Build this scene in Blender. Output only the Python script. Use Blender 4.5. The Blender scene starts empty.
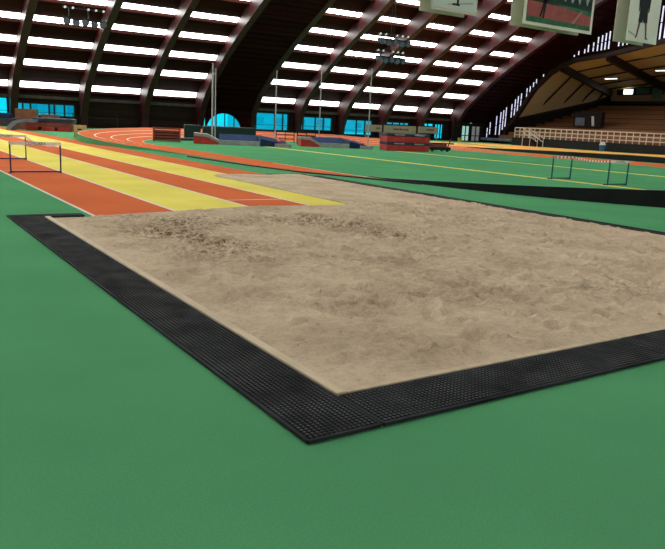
import bpy, math, random
from mathutils import Vector, Matrix, noise
random.seed(7)
C = bpy.context.scene.collection
R = math.radians
H = 1.6
# ------------------------------------------------------------------ camera
F, YAW, PITCH, ROLL = 716.84, R(33.678), R(11.974), R(2.7446)
def cam_axes():
    cy, sy, cp, sp = math.cos(YAW), math.sin(YAW), math.cos(PITCH), math.sin(PITCH)
    f = Vector((sy*cp, cy*cp, -sp)); r = Vector((cy, -sy, 0)); u = r.cross(f)
    cr, sr = math.cos(ROLL), math.sin(ROLL)
    return r*cr + u*sr, -r*sr + u*cr, f
AR, AU, AF = cam_axes()
cd = bpy.data.cameras.new('camera'); cam = bpy.data.objects.new('camera', cd); C.objects.link(cam)
cd.sensor_fit = 'HORIZONTAL'; cd.sensor_width = 36.0; cd.lens = 36.0*F/665.0; cd.clip_end = 500
m3 = Matrix((AR, AU, -AF)).transposed()
cam.matrix_world = Matrix.Translation((0, 0, H)) @ m3.to_4x4()
bpy.context.scene.camera = cam
def in_frame(p, mg=25):       # only used to leave out panels the photo cannot show
    d = Vector(p)-Vector((0, 0, H)); z = d.dot(AF)
    if z < .1: return False
    x = 332.5+F*d.dot(AR)/z; y = 274.5-F*d.dot(AU)/z
    return -mg < x < 665+mg and -mg < y < 549+mg

# ------------------------------------------------------------------ materials
def lin(c):
    return tuple(((v/255)/12.92 if v/255 <= .04045 else ((v/255+.055)/1.055)**2.4) for v in c)
def new(name):
    m = bpy.data.materials.new(name); m.use_nodes = True
    nt = m.node_tree; return m, nt, nt.nodes['Principled BSDF']
def mat(name, col, rough=.6, var=.15, scale=8., bump=0., stretch=(1, 1, 1), spec=.3, metal=0., detail=4.):
    m, nt, b = new(name); N, L = nt.nodes, nt.links
    tc = N.new('ShaderNodeTexCoord'); mp = N.new('ShaderNodeMapping'); mp.inputs['Scale'].default_value = stretch
    L.new(tc.outputs['Object'], mp.inputs[0])
    n = N.new('ShaderNodeTexNoise'); n.inputs['Scale'].default_value = scale; n.inputs['Detail'].default_value = detail
    L.new(mp.outputs[0], n.inputs[0])
    mx = N.new('ShaderNodeMix'); mx.data_type = 'RGBA'
    mx.inputs[6].default_value = (*[max(0, v*(1-var)) for v in col], 1)
    mx.inputs[7].default_value = (*[min(1, v*(1+var)) for v in col], 1)
    mr = N.new('ShaderNodeMapRange'); mr.inputs[1].default_value = .3; mr.inputs[2].default_value = .7
    L.new(n.outputs['Fac'], mr.inputs[0]); L.new(mr.outputs[0], mx.inputs[0])
    L.new(mx.outputs[2], b.inputs['Base Color'])
    b.inputs['Roughness'].default_value = rough; b.inputs['Specular IOR Level'].default_value = spec
    b.inputs['Metallic'].default_value = metal
    if bump:
        bp = N.new('ShaderNodeBump'); bp.inputs['Strength'].default_value = bump; bp.inputs['Distance'].default_value = .01
        L.new(n.outputs['Fac'], bp.inputs['Height']); L.new(bp.outputs[0], b.inputs['Normal'])
    return m
def emit(name, col, s, var=.0, scale=2.):
    m, nt, b = new(name); N, L = nt.nodes, nt.links
    b.inputs['Base Color'].default_value = (.7, .7, .7, 1); b.inputs['Roughness'].default_value = .5
    b.inputs['Emission Color'].default_value = (*col, 1); b.inputs['Emission Strength'].default_value = s
    if var:
        tc = N.new('ShaderNodeTexCoord'); n = N.new('ShaderNodeTexNoise'); n.inputs['Scale'].default_value = scale
        mr = N.new('ShaderNodeMapRange'); mr.inputs[3].default_value = s*(1-var); mr.inputs[4].default_value = s*(1+var)
        L.new(tc.outputs['Object'], n.inputs[0]); L.new(n.outputs['Fac'], mr.inputs[0]); L.new(mr.outputs[0], b.inputs['Emission Strength'])
    return m
def planks(name, col, width, axis, var=.35, rough=.6, gap=.06, spec=.04):
    """boards running along the other axis; seams every `width` along `axis`"""
    m, nt, b = new(name); N, L = nt.nodes, nt.links
    tc = N.new('ShaderNodeTexCoord'); sp = N.new('ShaderNodeSeparateXYZ'); L.new(tc.outputs['Object'], sp.inputs[0])
    def M(op, a, bb):
        x = N.new('ShaderNodeMath'); x.operation = op
        for i, v in enumerate((a, bb)):
            if isinstance(v, (int, float)): x.inputs[i].default_value = v
            else: L.new(v, x.inputs[i])
        return x.outputs[0]
    if axis == 'S':   # along the slope of the vault: z minus y
        c = M('SUBTRACT', M('MULTIPLY', sp.outputs['Z'], .6), M('MULTIPLY', sp.outputs['Y'], .75))
    else: c = sp.outputs[axis]
    q = M('DIVIDE', c, width); fl = M('FLOOR', q, 0); fr = M('FRACT', q, 0)
    wn = N.new('ShaderNodeTexWhiteNoise'); wn.noise_dimensions = '1D'; L.new(fl, wn.inputs['W'])
    seam = M('LESS_THAN', fr, gap)
    n = N.new('ShaderNodeTexNoise'); n.inputs['Scale'].default_value = 1.3; n.inputs['Detail'].default_value = 6
    mp = N.new('ShaderNodeMapping'); mp.inputs['Scale'].default_value = (.4, 3, 3) if axis != 'X' else (3, .4, .4)
    L.new(tc.outputs['Object'], mp.inputs[0]); L.new(mp.outputs[0], n.inputs[0])
    f = M('ADD', M('MULTIPLY', wn.outputs['Value'], .6), M('MULTIPLY', n.outputs['Fac'], .5))
    mx = N.new('ShaderNodeMix'); mx.data_type = 'RGBA'; L.new(f, mx.inputs[0])
    mx.inputs[6].default_value = (*[v*(1-var) for v in col], 1); mx.inputs[7].default_value = (*[v*(1+var) for v in col], 1)
    m2 = N.new('ShaderNodeMix'); m2.data_type = 'RGBA'; L.new(seam, m2.inputs[0]); L.new(mx.outputs[2], m2.inputs[6])
    m2.inputs[7].default_value = (*[v*.25 for v in col], 1)
    L.new(m2.outputs[2], b.inputs['Base Color']); b.inputs['Roughness'].default_value = rough
    b.inputs['Specular IOR Level'].default_value = spec
    return m
def floor_mat(name, col, var=.06):
    m, nt, b = new(name); N, L = nt.nodes, nt.links
    tc = N.new('ShaderNodeTexCoord')
    n1 = N.new('ShaderNodeTexNoise'); n1.inputs['Scale'].default_value = 90; n1.inputs['Detail'].default_value = 3
    n2 = N.new('ShaderNodeTexNoise'); n2.inputs['Scale'].default_value = .55; n2.inputs['Detail'].default_value = 5
    for n in (n1, n2): L.new(tc.outputs['Object'], n.inputs[0])
    a = N.new('ShaderNodeMath'); a.operation = 'ADD'; L.new(n1.outputs['Fac'], a.inputs[0]); L.new(n2.outputs['Fac'], a.inputs[1])
    mr = N.new('ShaderNodeMapRange'); mr.inputs[1].default_value = .7; mr.inputs[2].default_value = 1.3; L.new(a.outputs[0], mr.inputs[0])
    mx = N.new('ShaderNodeMix'); mx.data_type = 'RGBA'; L.new(mr.outputs[0], mx.inputs[0])
    mx.inputs[6].default_value = (*[v*(1-var*2) for v in col], 1); mx.inputs[7].default_value = (*[v*(1+var*2) for v in col], 1)
    L.new(mx.outputs[2], b.inputs['Base Color'])
    b.inputs['Roughness'].default_value = .95; b.inputs['Specular IOR Level'].default_value = 0
    bp = N.new('ShaderNodeBump'); bp.inputs['Strength'].default_value = .25; bp.inputs['Distance'].default_value = .002
    L.new(n1.outputs['Fac'], bp.inputs['Height']); L.new(bp.outputs[0], b.inputs['Normal'])
    return m
def glass_mat(name, tint):
    m, nt, b = new(name); N, L = nt.nodes, nt.links
    out = N['Material Output']; t = N.new('ShaderNodeBsdfTransparent'); t.inputs[0].default_value = (*tint, 1)
    g = N.new('ShaderNodeBsdfGlossy'); g.inputs['Roughness'].default_value = .05
    mx = N.new('ShaderNodeMixShader'); mx.inputs[0].default_value = .04
    L.new(t.outputs[0], mx.inputs[1]); L.new(g.outputs[0], mx.inputs[2]); L.new(mx.outputs[0], out.inputs[0])
    return m
def sand_mat():
    m, nt, b = new('sand'); N, L = nt.nodes, nt.links
    tc = N.new('ShaderNodeTexCoord')
    def nz(s, d=5, st=(1, 1, 1), r=.6):
        mp = N.new('ShaderNodeMapping'); mp.inputs['Scale'].default_value = st; L.new(tc.outputs['Object'], mp.inputs[0])
        n = N.new('ShaderNodeTexNoise'); n.inputs['Scale'].default_value = s; n.inputs['Detail'].default_value = d
        n.inputs['Roughness'].default_value = r; L.new(mp.outputs[0], n.inputs[0]); return n.outputs['Fac']
    def rng(x, a, bb, c=0., d=1.):
        mr = N.new('ShaderNodeMapRange'); mr.interpolation_type = 'SMOOTHSTEP'; L.new(x, mr.inputs[0])
        for i, v in zip((1, 2, 3, 4), (a, bb, c, d)): mr.inputs[i].default_value = v
        return mr.outputs[0]
    def M(op, a, bb):
        x = N.new('ShaderNodeMath'); x.operation = op
        for i, v in enumerate((a, bb)):
            if isinstance(v, (int, float)): x.inputs[i].default_value = v
            else: L.new(v, x.inputs[i])
        return x.outputs[0]
    base = lin(SAND); dark = lin(SAND_D)
    big = rng(nz(1.1, 6), .35, .7); fine = nz(60, 3)
    clod = rng(nz(12, 8, (1, 1.2, 1), .8), .4, .64); speck = rng(nz(17, 4, (1, 1, 1), .6), .63, .72)
    att = N.new('ShaderNodeAttribute'); att.attribute_name = 'damp'
    f = M('MULTIPLY', clod, M('ADD', M('MULTIPLY', att.outputs['Fac'], 1.2), .2))
    f = M('ADD', f, M('MULTIPLY', speck, .5)); f = M('ADD', f, M('MULTIPLY', big, .3)); f = M('ADD', f, M('MULTIPLY', M('SUBTRACT', fine, .5), .35))
    mx = N.new('ShaderNodeMix'); mx.data_type = 'RGBA'; L.new(f, mx.inputs[0])
    mx.inputs[6].default_value = (*base, 1); mx.inputs[7].default_value = (*dark, 1)
    L.new(mx.outputs[2], b.inputs['Base Color']); b.inputs['Roughness'].default_value = .95; b.inputs['Specular IOR Level'].default_value = 0
    bp = N.new('ShaderNodeBump'); bp.inputs['Strength'].default_value = .8; bp.inputs['Distance'].default_value = .012
    L.new(nz(28, 6), bp.inputs['Height']); L.new(bp.outputs[0], b.inputs['Normal'])
    return m
SAND, SAND_D = (213, 193, 164), (102, 84, 62)
GREEN, ORANGE, YELLOW, WHITE = lin((87, 155, 106)), lin((208, 111, 70)), lin((230, 217, 108)), lin((222, 216, 205))
SKY = 12.7
M_ = dict(
    green=floor_mat('green_rubber', GREEN), orange=floor_mat('orange_rubber', ORANGE), yellow=floor_mat('yellow_rubber', YELLOW),
    white=floor_mat('white_paint', WHITE), amber=floor_mat('amber_rubber', lin((222, 168, 88))), faint=floor_mat('worn_white_paint', lin((205, 140, 110))),
    black_panel=mat('black_panel', lin((22, 23, 24)), .7, .3, 3), sand=sand_mat(),
    stud=mat('rubber_stud', lin((90, 92, 90)), .9, .6, 3.5, detail=6, spec=.05), kerb=mat('pale_wood_kerb', lin((200, 182, 150)), .7, .12, 14, .2, (1, .2, 1)),
    rubber=mat('black_rubber', lin((46, 48, 50)), .8, .5, 2.2, detail=7, spec=.1), rubber_base=mat('rubber_underside', lin((16, 17, 18)), .95, .3, 2.6, spec=.02),
    rib=mat('glulam_rib', lin((66, 24, 24)), .42, .25, 3, .1, (.5, 2, 2), .3), deck=planks('roof_boards', lin((48, 19, 15)), .32, 'S'),
    band=planks('vault_boards', lin((42, 9, 8)), .75, 'S', .45, gap=.12), gable=planks('gable_boards', lin((40, 22, 17)), .3, 'Z'),
    brick=planks('dark_brick', lin((50, 34, 28)), .25, 'Z', .3), header=mat('header_beam', lin((92, 76, 70)), .5, .3, 2),
    darkwall=mat('dark_wall', lin((34, 24, 21)), .8), frame=mat('window_frame', lin((38, 28, 30)), .5),
    skylight=emit('skylight', (1, .985, .96), SKY, .25, 3.), skylight_low=emit('skylight_low', (1, .985, .96), SKY*.5, .25, 3.), slit=emit('slit_glazing', (.74, .76, 1.), 1.1), lamp=emit('lamp', (1, .96, .85), 3.2),
    dim_lamp=emit('dim_lamp', (.95, .9, .85), .35), glass=glass_mat('glass', (.86, .97, 1.)), doorlight=emit('door_glazing', (.45, .85, .75), .55),
    doorgrey=emit('door_glazing_grey', (.6, .55, .62), .12), teal=mat('teal_glass', lin((70, 110, 112)), .15, .2, 2, spec=.6),
    tan=planks('tan_ceiling', lin((214, 186, 144)), 5.0, 'X', .08, gap=.0), beam=mat('dark_beam', lin((46, 27, 21)), .5, .25, 2),
    bleach=planks('bleacher_wood', lin((134, 94, 66)), .6, 'Z', .25, gap=.1), beige=mat('beige_plaster', lin((150, 125, 104)), .8, .1, 1),
    rail=mat('white_rail', lin((215, 205, 185)), .5, .05), navy=mat('navy_metal', lin((44, 42, 92)), .4, .1), teal_metal=mat('teal_metal', lin((22, 66, 82)), .4, .1),
    bar=mat('white_bar', lin((242, 240, 240)), .5, .06), ink=mat('dark_ink', lin((50, 48, 80)), .6, .05), red_ink=mat('red_bar', lin((214, 70, 66)), .5, .1),
    blue_vinyl=mat('blue_vinyl', lin((34, 54, 88)), .9, .2, 3, spec=.05), red_vinyl=mat('red_vinyl', lin((182, 50, 44)), .5, .22, 3, .3), grey_vinyl=mat('grey_vinyl', lin((152, 150, 146)), .55, .2, 3),
    slate=mat('slate_vinyl', lin((100, 112, 130)), .5, .2, 2), navy_vinyl=mat('navy_vinyl', lin((42, 48, 62)), .5, .3, 3), green_vinyl=mat('dark_green_vinyl', lin((14, 42, 34)), .6, .3, 3),
    steel=mat('pole_steel', lin((178, 176, 170)), .4, .1, 4, metal=.3), black_metal=mat('black_metal', lin((26, 25, 27)), .45), maroon=mat('maroon_paint', lin((132, 62, 50)), .6, .25, 4),
    ply=mat('plywood', lin((198, 160, 104)), .65, .12, 3, .1, (4, 4, .6)), carton=mat('cardboard', lin((132, 92, 68)), .8, .15, 3),
    sign=mat('beige_board', lin((196, 168, 146)), .7, .1, 1), banner=mat('banner_cloth', lin((206, 200, 184)), .8, .06, 1.5), banner_w=mat('banner_white', lin((232, 228, 212)), .8, .05, 1.5),
    pale=mat('banner_pale', lin((204, 214, 206)), .8, .04, 1), p_red=mat('print_red', lin((168, 88, 84)), .8, .2, 2.5), p_green=mat('print_green', lin((62, 108, 76)), .8, .3, 3),
    p_tree=mat('print_tree', lin((40, 58, 44)), .8, .4, 4), p_sky=mat('print_sky', lin((168, 174, 184)), .8, .15, 1.5), p_dark=mat('print_dark', lin((44, 38, 38)), .8, .2, 3), p_skin=mat('print_skin', lin((118, 84, 70)), .8, .15, 3),
    p_lane=mat('print_lane', lin((188, 128, 122)), .8, .1, 2), p_shadow=mat('print_grey', lin((176, 178, 172)), .8, .1, 2),
    snow=mat('outside_ground', lin((238, 240, 240)), .9), house=mat('house_wall', lin((200, 210, 215)), .9), house_w=mat('house_glass', lin((150, 185, 195)), .6, spec=.1), house_r=mat('house_roof', lin((150, 170, 180)), .8),
    yel_plastic=mat('yellow_plastic', lin((230, 190, 40)), .5), blue_plastic=mat('blue_plastic', lin((40, 110, 150)), .5), white_plastic=mat('white_plastic', lin((215, 215, 215)), .6))

# ------------------------------------------------------------------ mesh helpers
class MB:
    def __init__(s): s.v, s.f, s.m = [], [], []
    def poly(s, pts, mi=0):
        i = len(s.v); s.v += [tuple(p) for p in pts]; s.f.append(tuple(range(i, i+len(pts)))); s.m.append(mi); return s
    def hexa(s, p, mi=0):      # 8 corners: bottom 4 ccw, top 4 ccw
        i = len(s.v); s.v += [tuple(q) for q in p]
        for f in ((3, 2, 1, 0), (4, 5, 6, 7), (0, 1, 5, 4), (1, 2, 6, 5), (2, 3, 7, 6), (3, 0, 4, 7)):
            s.f.append(tuple(i+k for k in f)); s.m.append(mi)
        return s
    def box(s, x0, x1, y0, y1, z0, z1, mi=0):
        return s.hexa([(x0, y0, z0), (x1, y0, z0), (x1, y1, z0), (x0, y1, z0), (x0, y0, z1), (x1, y0, z1), (x1, y1, z1), (x0, y1, z1)], mi)
    def bar(s, a, b, w, h=None, mi=0, up=(0, 0, 1)):
        a, b = Vector(a), Vector(b); d = (b-a).normalized(); h = h or w
        u = Vector(up)
        if abs(d.dot(u)) > .95: u = Vector((0, 1, 0))
        sd = d.cross(u).normalized()*w/2; t = sd.cross(d).normalized()*h/2
        return s.hexa([a-sd-t, a+sd-t, b+sd-t, b-sd-t, a-sd+t, a+sd+t, b+sd+t, b-sd+t], mi)
    def prism(s, pts, vec, mi=0):      # extrude a polygon by a vector
        n = len(pts); i = len(s.v); v = Vector(vec)
        s.v += [tuple(p) for p in pts]+[tuple(Vector(p)+v) for p in pts]
        s.f.append(tuple(range(i+n-1, i-1, -1))); s.f.append(tuple(range(i+n, i+2*n))); s.m += [mi, mi]
        for k in range(n):
            j = (k+1) % n; s.f.append((i+k, i+j, i+n+j, i+n+k)); s.m.append(mi)
        return s
    def tube(s, a, b, r0, r1=None, n=10, mi=0):
        r1 = r0 if r1 is None else r1
        a, b = Vector(a), Vector(b); d = (b-a).normalized(); u = Vector((0, 0, 1)) if abs(d.z) < .9 else Vector((1, 0, 0))
        x = d.cross(u).normalized(); y = d.cross(x); i = len(s.v)
        for p, r in ((a, r0), (b, r1)):
            for k in range(n):
                t = 2*math.pi*k/n; s.v.append(tuple(p+x*math.cos(t)*r+y*math.sin(t)*r))
        for k in range(n):
            j = (k+1) % n; s.f.append((i+k, i+j, i+n+j, i+n+k)); s.m.append(mi)
        s.f.append(tuple(range(i+n-1, i-1, -1))); s.f.append(tuple(range(i+n, i+2*n))); s.m += [mi, mi]
        return s
    def build(s, name, mats, parent=None, bevel=0.):
        me = bpy.data.meshes.new(name); me.from_pydata(s.v, [], s.f); me.update()
        for m in (mats if isinstance(mats, (list, tuple)) else [mats]): me.materials.append(M_[m])
        me.polygons.foreach_set('material_index', s.m)
        import bmesh
        bm = bmesh.new(); bm.from_mesh(me); bmesh.ops.recalc_face_normals(bm, faces=bm.faces); bm.to_mesh(me); bm.free()
        o = bpy.data.objects.new(name, me); C.objects.link(o)
        if parent: o.parent = parent
        if bevel:
            b = o.modifiers.new('bevel', 'BEVEL'); b.width = bevel; b.segments = 2; b.limit_method = 'ANGLE'
        return o
def tag(o, label, cat, group=None, kind=None):
    o['label'] = label; o['category'] = cat
    if group: o['group'] = group
    if kind: o['kind'] = kind
    return o
def thing(name, label, cat, loc, rz=0., group=None):
    o = bpy.data.objects.new(name, None); C.objects.link(o); o.location = loc; o.rotation_euler = (0, 0, rz)
    o.empty_display_size = .1
    return tag(o, label, cat, group)
def copy_tree(o, parent=None):
    c = o.copy(); C.objects.link(c); c.parent = parent
    for ch in [x for x in bpy.data.objects if x.parent == o]: copy_tree(ch, c)
    return c
cnt = dict(window=0, trim=0, door=0)
def num(k): cnt[k] += 1; return '%s_%d' % (k, cnt[k])

# ------------------------------------------------------------------ floor with its painted lanes
fl = MB()
FM = ['green', 'orange', 'yellow', 'white', 'amber', 'faint']
fl.poly([(-33, -24, 0), (86, -24, 0), (86, 71, 0), (-33, 71, 0)], 0)
def strip(x0, x1, y0, y1, mi, z): fl.poly([(x0, y0, z), (x1, y0, z), (x1, y1, z), (x0, y1, z)], mi)
XL = [3.02, 4.45, 5.99, 7.28, 8.86, 10.05]          # runway lane edges
YE = 11.0
yfar = 66
strip(XL[0], XL[1], YE, yfar, 1, .0015); strip(XL[1], XL[2], YE, yfar, 2, .0015); strip(XL[2], XL[3], YE, yfar, 1, .0015)
strip(XL[3], 8.22, YE, 18.45, 2, .0015); strip(XL[3], XL[4], 18.45, yfar, 2, .0015); strip(XL[4], XL[5], 18.3, yfar, 1, .0015)
for x in XL[:4]: strip(x-.03, x+.03, YE, yfar, 3, .003)
strip(XL[4]-.02, XL[4]+.02, 18.4, yfar, 3, .003)
strip(XL[2], XL[3], 12.9, 12.96, 3, .003)
for y in (19.95, 21.7, 22.9): strip(XL[0]+.05, XL[1]-.05, y, y+.1, 5, .003)
# infield lines
strip(20.2, 20.6, 9.5, 39.2, 2, .003); strip(28.4, 28.82, 12, 36.3, 2, .003)
# flat red straight at the far side of the oval and the thin strip on the near side
strip(37.6, 42.5, 15, 48, 1, .0015)
fl.poly([(11.6, 33, .0015), (13.2, 33, .0015), (13.15, 18.0, .0015), (13.2, 15.6, .0015), (12.4, 18.2, .0015), (11.6, 21.0, .0015)], 1)
strip(13.05, 13.11, 18, 33, 3, .003)
strip(52.2, 63.2, 12, 63, 4, .0015)
floor = fl.build('floor', FM); tag(floor, 'green rubber hall floor with painted orange and yellow runway lanes', 'floor', kind='structure')

# ------------------------------------------------------------------ banked turn, far left
tr = MB()
cx, cy, ri, ro = 25.3, 37.2, 12.1, 15.6
def bank_h(t):        # t: 0 at the near straight, pi at the far straight
    a = math.degrees(t)
    if a < 0: return .05+.25*max(0, (a+22)/22)
    if a < 60: return .3+.3*a/60
    if a < 120: return .6
    return .6*max(0, 1-(a-120)/60)
def trk(t, s):
    r = ri+(ro-ri)*s
    return (cx-math.cos(t)*r, cy+math.sin(t)*r, .006+bank_h(t)*s)
K = 60; ts = [R(-10)+R(190)*k/K for k in range(K+1)]
for a, b in zip(ts[:-1], ts[1:]):
    tr.poly([trk(a, 0), trk(b, 0), trk(b, 1), trk(a, 1)], 0)
    p, q = trk(a, 1), trk(b, 1); tr.poly([p, q, (q[0], q[1], 0), (p[0], p[1], 0)], 2)
    for i in range(0, 5):
        s0 = max(0, i/4-.012); s1 = min(1, i/4+.012)
        tr.poly([Vector(trk(a, s0))+Vector((0, 0, .004)), Vector(trk(b, s0))+Vector((0, 0, .004)), Vector(trk(b, s1))+Vector((0, 0, .004)), Vector(trk(a, s1))+Vector((0, 0, .004))], 1)
# the ramp where the bank eases into the near straight
a = ts[0]; A0, A1 = trk(a, 0), trk(a, 1)
B0, B1 = (13.2, 24, .006), (11.6, 24, .006)
N_ = 10
def rp(i, s):
    u = i/N_; e0 = Vector(A0).lerp(Vector(B0), u); e1 = Vector(A1).lerp(Vector(B1), u); e1.x = A1[0]+(B1[0]-A1[0])*(1-(1-u)**2)
    e1.z = A1[2]*(1-u)**2+.006
    return e0.lerp(e1, s)
for i in range(N_):
    tr.poly([rp(i, 0), rp(i+1, 0), rp(i+1, 1), rp(i, 1)], 0)
    p, q = rp(i, 1), rp(i+1, 1); tr.poly([p, q, (q.x, q.y, 0), (p.x, p.y, 0)], 2)
tag(tr.build('running_track', ['orange', 'white', 'green']), 'orange banked track turn with white lane lines, far left', 'track', kind='structure')
# banked turn at the right: black outer wall, track falling inwards behind it
t2 = MB(); c2 = (25.7, 17.3); r2 = 12.45
def bh(t): return .012+.46*min(1., max(0., (math.degrees(t)+2)/46))
K = 40; ts = [R(-4)+R(120)*k/K for k in range(K+1)]
def q2(t, r, z): return (c2[0]-math.cos(t)*r, c2[1]-math.sin(t)*r, z)
for a, b in zip(ts[:-1], ts[1:]):
    ha, hb = bh(a), bh(b)
    t2.poly([q2(a, r2, 0), q2(b, r2, 0), q2(b, r2, hb), q2(a, r2, ha)], 1)
    t2.poly([q2(a, r2, ha), q2(b, r2, hb), q2(b, r2-.12, hb), q2(a, r2-.12, ha)], 1)
    t2.poly([q2(a, r2-.12, ha), q2(b, r2-.12, hb), q2(b, r2-.13-min(3.7, hb*9), .004), q2(a, r2-.13-min(3.7, ha*9), .004)], 0)
tag(t2.build('banked_turn', ['orange', 'black_panel']), 'black outer wall of the banked track turn beyond the sand pit', 'track bank', kind='structure')
t1 = MB()   # thin black edging along the near straight
t1.poly([(11.45, 22.3, 0), (11.6, 22.3, .0), (11.6, 22.3, .02), (11.45, 22.3, .02)])
pe = [(10.9, 27), (11.25, 22.3), (11.7, 19.6), (12.6, 17.6), (13.25, 15.6)]
for p, q in zip(pe[:-1], pe[1:]): t1.bar((p[0], p[1], .02), (q[0], q[1], .02), .1, .04)
tag(t1.build(num('trim'), 'black_panel'), 'thin black edging between the green floor and the orange straight', 'edging', kind='structure')
# raised straight at the right with black side and amber top
pl = MB(); ys = [49.5, 46, 42, 36, 30, 22, 12]
def ph(y): return .006+.37*min(1, max(0, (49.5-y)/18.))
xs = [43.6, 44.1, 51.6, 52.3]
for a, b in zip(ys[:-1], ys[1:]):
    za, zb = ph(a), ph(b)
    pl.poly([(xs[0], a, 0), (xs[0], b, 0), (xs[0], b, zb), (xs[0], a, za)], 2)
    for k, mi in ((0, 0), (1, 1), (2, 1)):
        pl.poly([(xs[k], a, za), (xs[k], b, zb), (xs[k+1], b, zb), (xs[k+1], a, za)], mi)
    pl.poly([(xs[3], a, za), (xs[3], b, zb), (xs[3], b, 0), (xs[3], a, 0)], 2)
for x0, x1, mi in ((43.6, 44.2, 0), (44.2, 51, 1), (51, 52.3, 0)):
    pl.poly([(x0, 49.5, .006), (x0+6, 63, .006), (x1+6, 63, .006), (x1, 49.5, .006)], mi)
tag(pl.build('raised_straight', ['green', 'amber', 'black_panel']), 'raised amber straight with green borders and a black side, far right', 'track', kind='structure')

# ------------------------------------------------------------------ sand pit
def yfar_at(x):
    pts = [(2.2, 11.14), (2.9, 11.2), (3.0, 11.28), (4.42, 11.57), (6.03, 11.95), (7.39, 11.83), (8.18, 11.78)]
    for (a, b), (c, d) in zip(pts[:-1], pts[1:]):
        if x <= c: return b+(d-b)*(x-a)/(c-a)
    return 18.5
def blob(x, y, bx, by, sx, sy): return math.exp(-((x-bx)/sx)**2-((y-by)/sy)**2)
prints = [(random.uniform(2.6, 10.9), random.uniform(3.5, 11.6), random.uniform(0, 3.14), random.uniform(.05, .13), random.uniform(.016, .044)) for _ in range(1500)]
prints += [(random.uniform(8.4, 10.9), random.uniform(11, 18), random.uniform(0, 3.14), .1, .02) for _ in range(160)]
prints += [(4.23+random.uniform(-.06, .06), 4.86+random.uniform(-.05, .05), .6, .07, .035) for _ in range(2)]
cell = {}
for p in prints:
    for i in range(int((p[0]-.4)//.5), int((p[0]+.4)//.5)+1):
        for j in range(int((p[1]-.4)//.5), int((p[1]+.4)//.5)+1): cell.setdefault((i, j), []).append(p)
def damp(x, y):
    d = 0
    for (w, bx, by, sx, sy) in ((.9, 3.5, 8.8, .6, 1.2), (.7, 3.9, 7.7, .6, .6), (.7, 4.3, 10.2, .9, .6), (1, 5.9, 9.8, .55, .5), (1, 6.3, 8.9, .45, .6), (.8, 6.6, 8.1, .45, .5), (.4, 6.8, 9.6, .8, .5),
                                (.4, 3.3, 10.8, .6, .3), (.16, 4.8, 5.0, 1.2, .5), (.35, 6.6, 4.5, .7, .4), (.25, 5.2, 6.6, 1., .5), (.3, 9, 9, 1.2, 1.)):
        d += w*blob(x, y, bx, by, sx, sy)
    return min(1, d*(0.7+.8*noise.noise((x*1.1, y*1.1, 3))))
def sand_z(x, y, d):
    z = .042+.014*noise.noise((x*.9, y*.9, 0))+.012*noise.noise((x*3.1, y*3.1, 5))+.005*noise.noise((x*9, y*9, 9))
    for (a, b, t, s, h) in cell.get((int(x//.5), int(y//.5)), ()):
        dx, dy = x-a, y-b; u = (dx*math.cos(t)+dy*math.sin(t))/(s*1.5); v = (-dx*math.sin(t)+dy*math.cos(t))/(s*.75)
        r = u*u+v*v
        if r < 4: z += -h*math.exp(-r*1.6)+h*.55*math.exp(-(math.sqrt(r)-1.25)**2*6)
    z += .006*noise.noise((x*15, y*15, 11))+.003*noise.noise((x*30, y*30, 13))
    z += max(0, d)*.022*(noise.noise((x*11, y*11, 2))+.7*noise.noise((x*22, y*22, 4)))
    return max(.012, min(.1, z))
X0, X1, Y0 = 2.348, 11.095, 3.358
def axis_steps(a, b, f):
    o = [a]
    while o[-1] < b: o.append(min(b, o[-1]+f(o[-1])))
    return o
gx = axis_steps(X0, X1, lambda x: .03)
gy = axis_steps(Y0, 18.5, lambda y: .03 if y < 12.2 else .08)
sv, sf, dv, idx = [], [], [], {}
for i, x in enumerate(gx):
    yf = yfar_at(x)+.03*noise.noise((x*2.2, 0, 1))+.01*noise.noise((x*9, 0, 7))
    for j, y in enumerate(gy):
        if y > yf+.09: continue
        d = damp(x, y); z = sand_z(x, y, d)
        e = min(1, max(0, (yf-y)/.5)) if yf < 15 else min(1, max(0, (x-8.15)/.2)) if y > 11.7 else 1
        z = .0045+(z-.0045)*e
        for ed in (x-X0, X1-x, y-Y0): 
            if ed < .12: z = min(z, .024+.16*ed)
        idx[i, j] = len(sv); sv.append((x, min(y, yf), z)); dv.append(max(0, d))
for i in range(len(gx)-1):
    for j in range(len(gy)-1):
        k = [idx.get(q) for q in ((i, j), (i+1, j), (i+1, j+1), (i, j+1))]
        if None not in k: sf.append(k)
me = bpy.data.meshes.new('sand'); me.from_pydata(sv, [], sf); me.update(); me.materials.append(M_['sand'])
at = me.attributes.new('damp', 'FLOAT', 'POINT'); at.data.foreach_set('value', dv)
me.polygons.foreach_set('use_smooth', [True]*len(sf))
so = bpy.data.objects.new('sand', me); C.objects.link(so)
tag(so, 'raked beige sand with footprints filling the long jump pit', 'sand', kind='stuff')
# pale wooden kerbs round the pit
def kerb(x0, x1, y0, y1, z, label):
    tag(MB().box(x0, x1, y0, y1, 0, z).build('pit_kerb', 'kerb', bevel=.006), label, 'kerb', 'edging round the sand pit')
kerb(2.27, 2.345, 3.30, 11.2, .036, 'pale wooden kerb along the long left side of the sand pit')
kerb(2.345, 11.09, 3.30, 3.355, .030, 'pale wooden kerb along the near short side of the sand pit')
tag(MB().box(11.1, 11.19, 3.365, 18.5, 0, .04).build('pit_kerb', 'black_panel'), 'dark edging along the far long side of the sand pit', 'kerb', 'edging round the sand pit')
tag(MB().box(9.9, 11.19, 18.5, 18.6, 0, .05).build('pit_kerb', 'black_panel'), 'short dark edging at the far right corner of the sand pit', 'kerb', 'edging round the sand pit')
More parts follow.
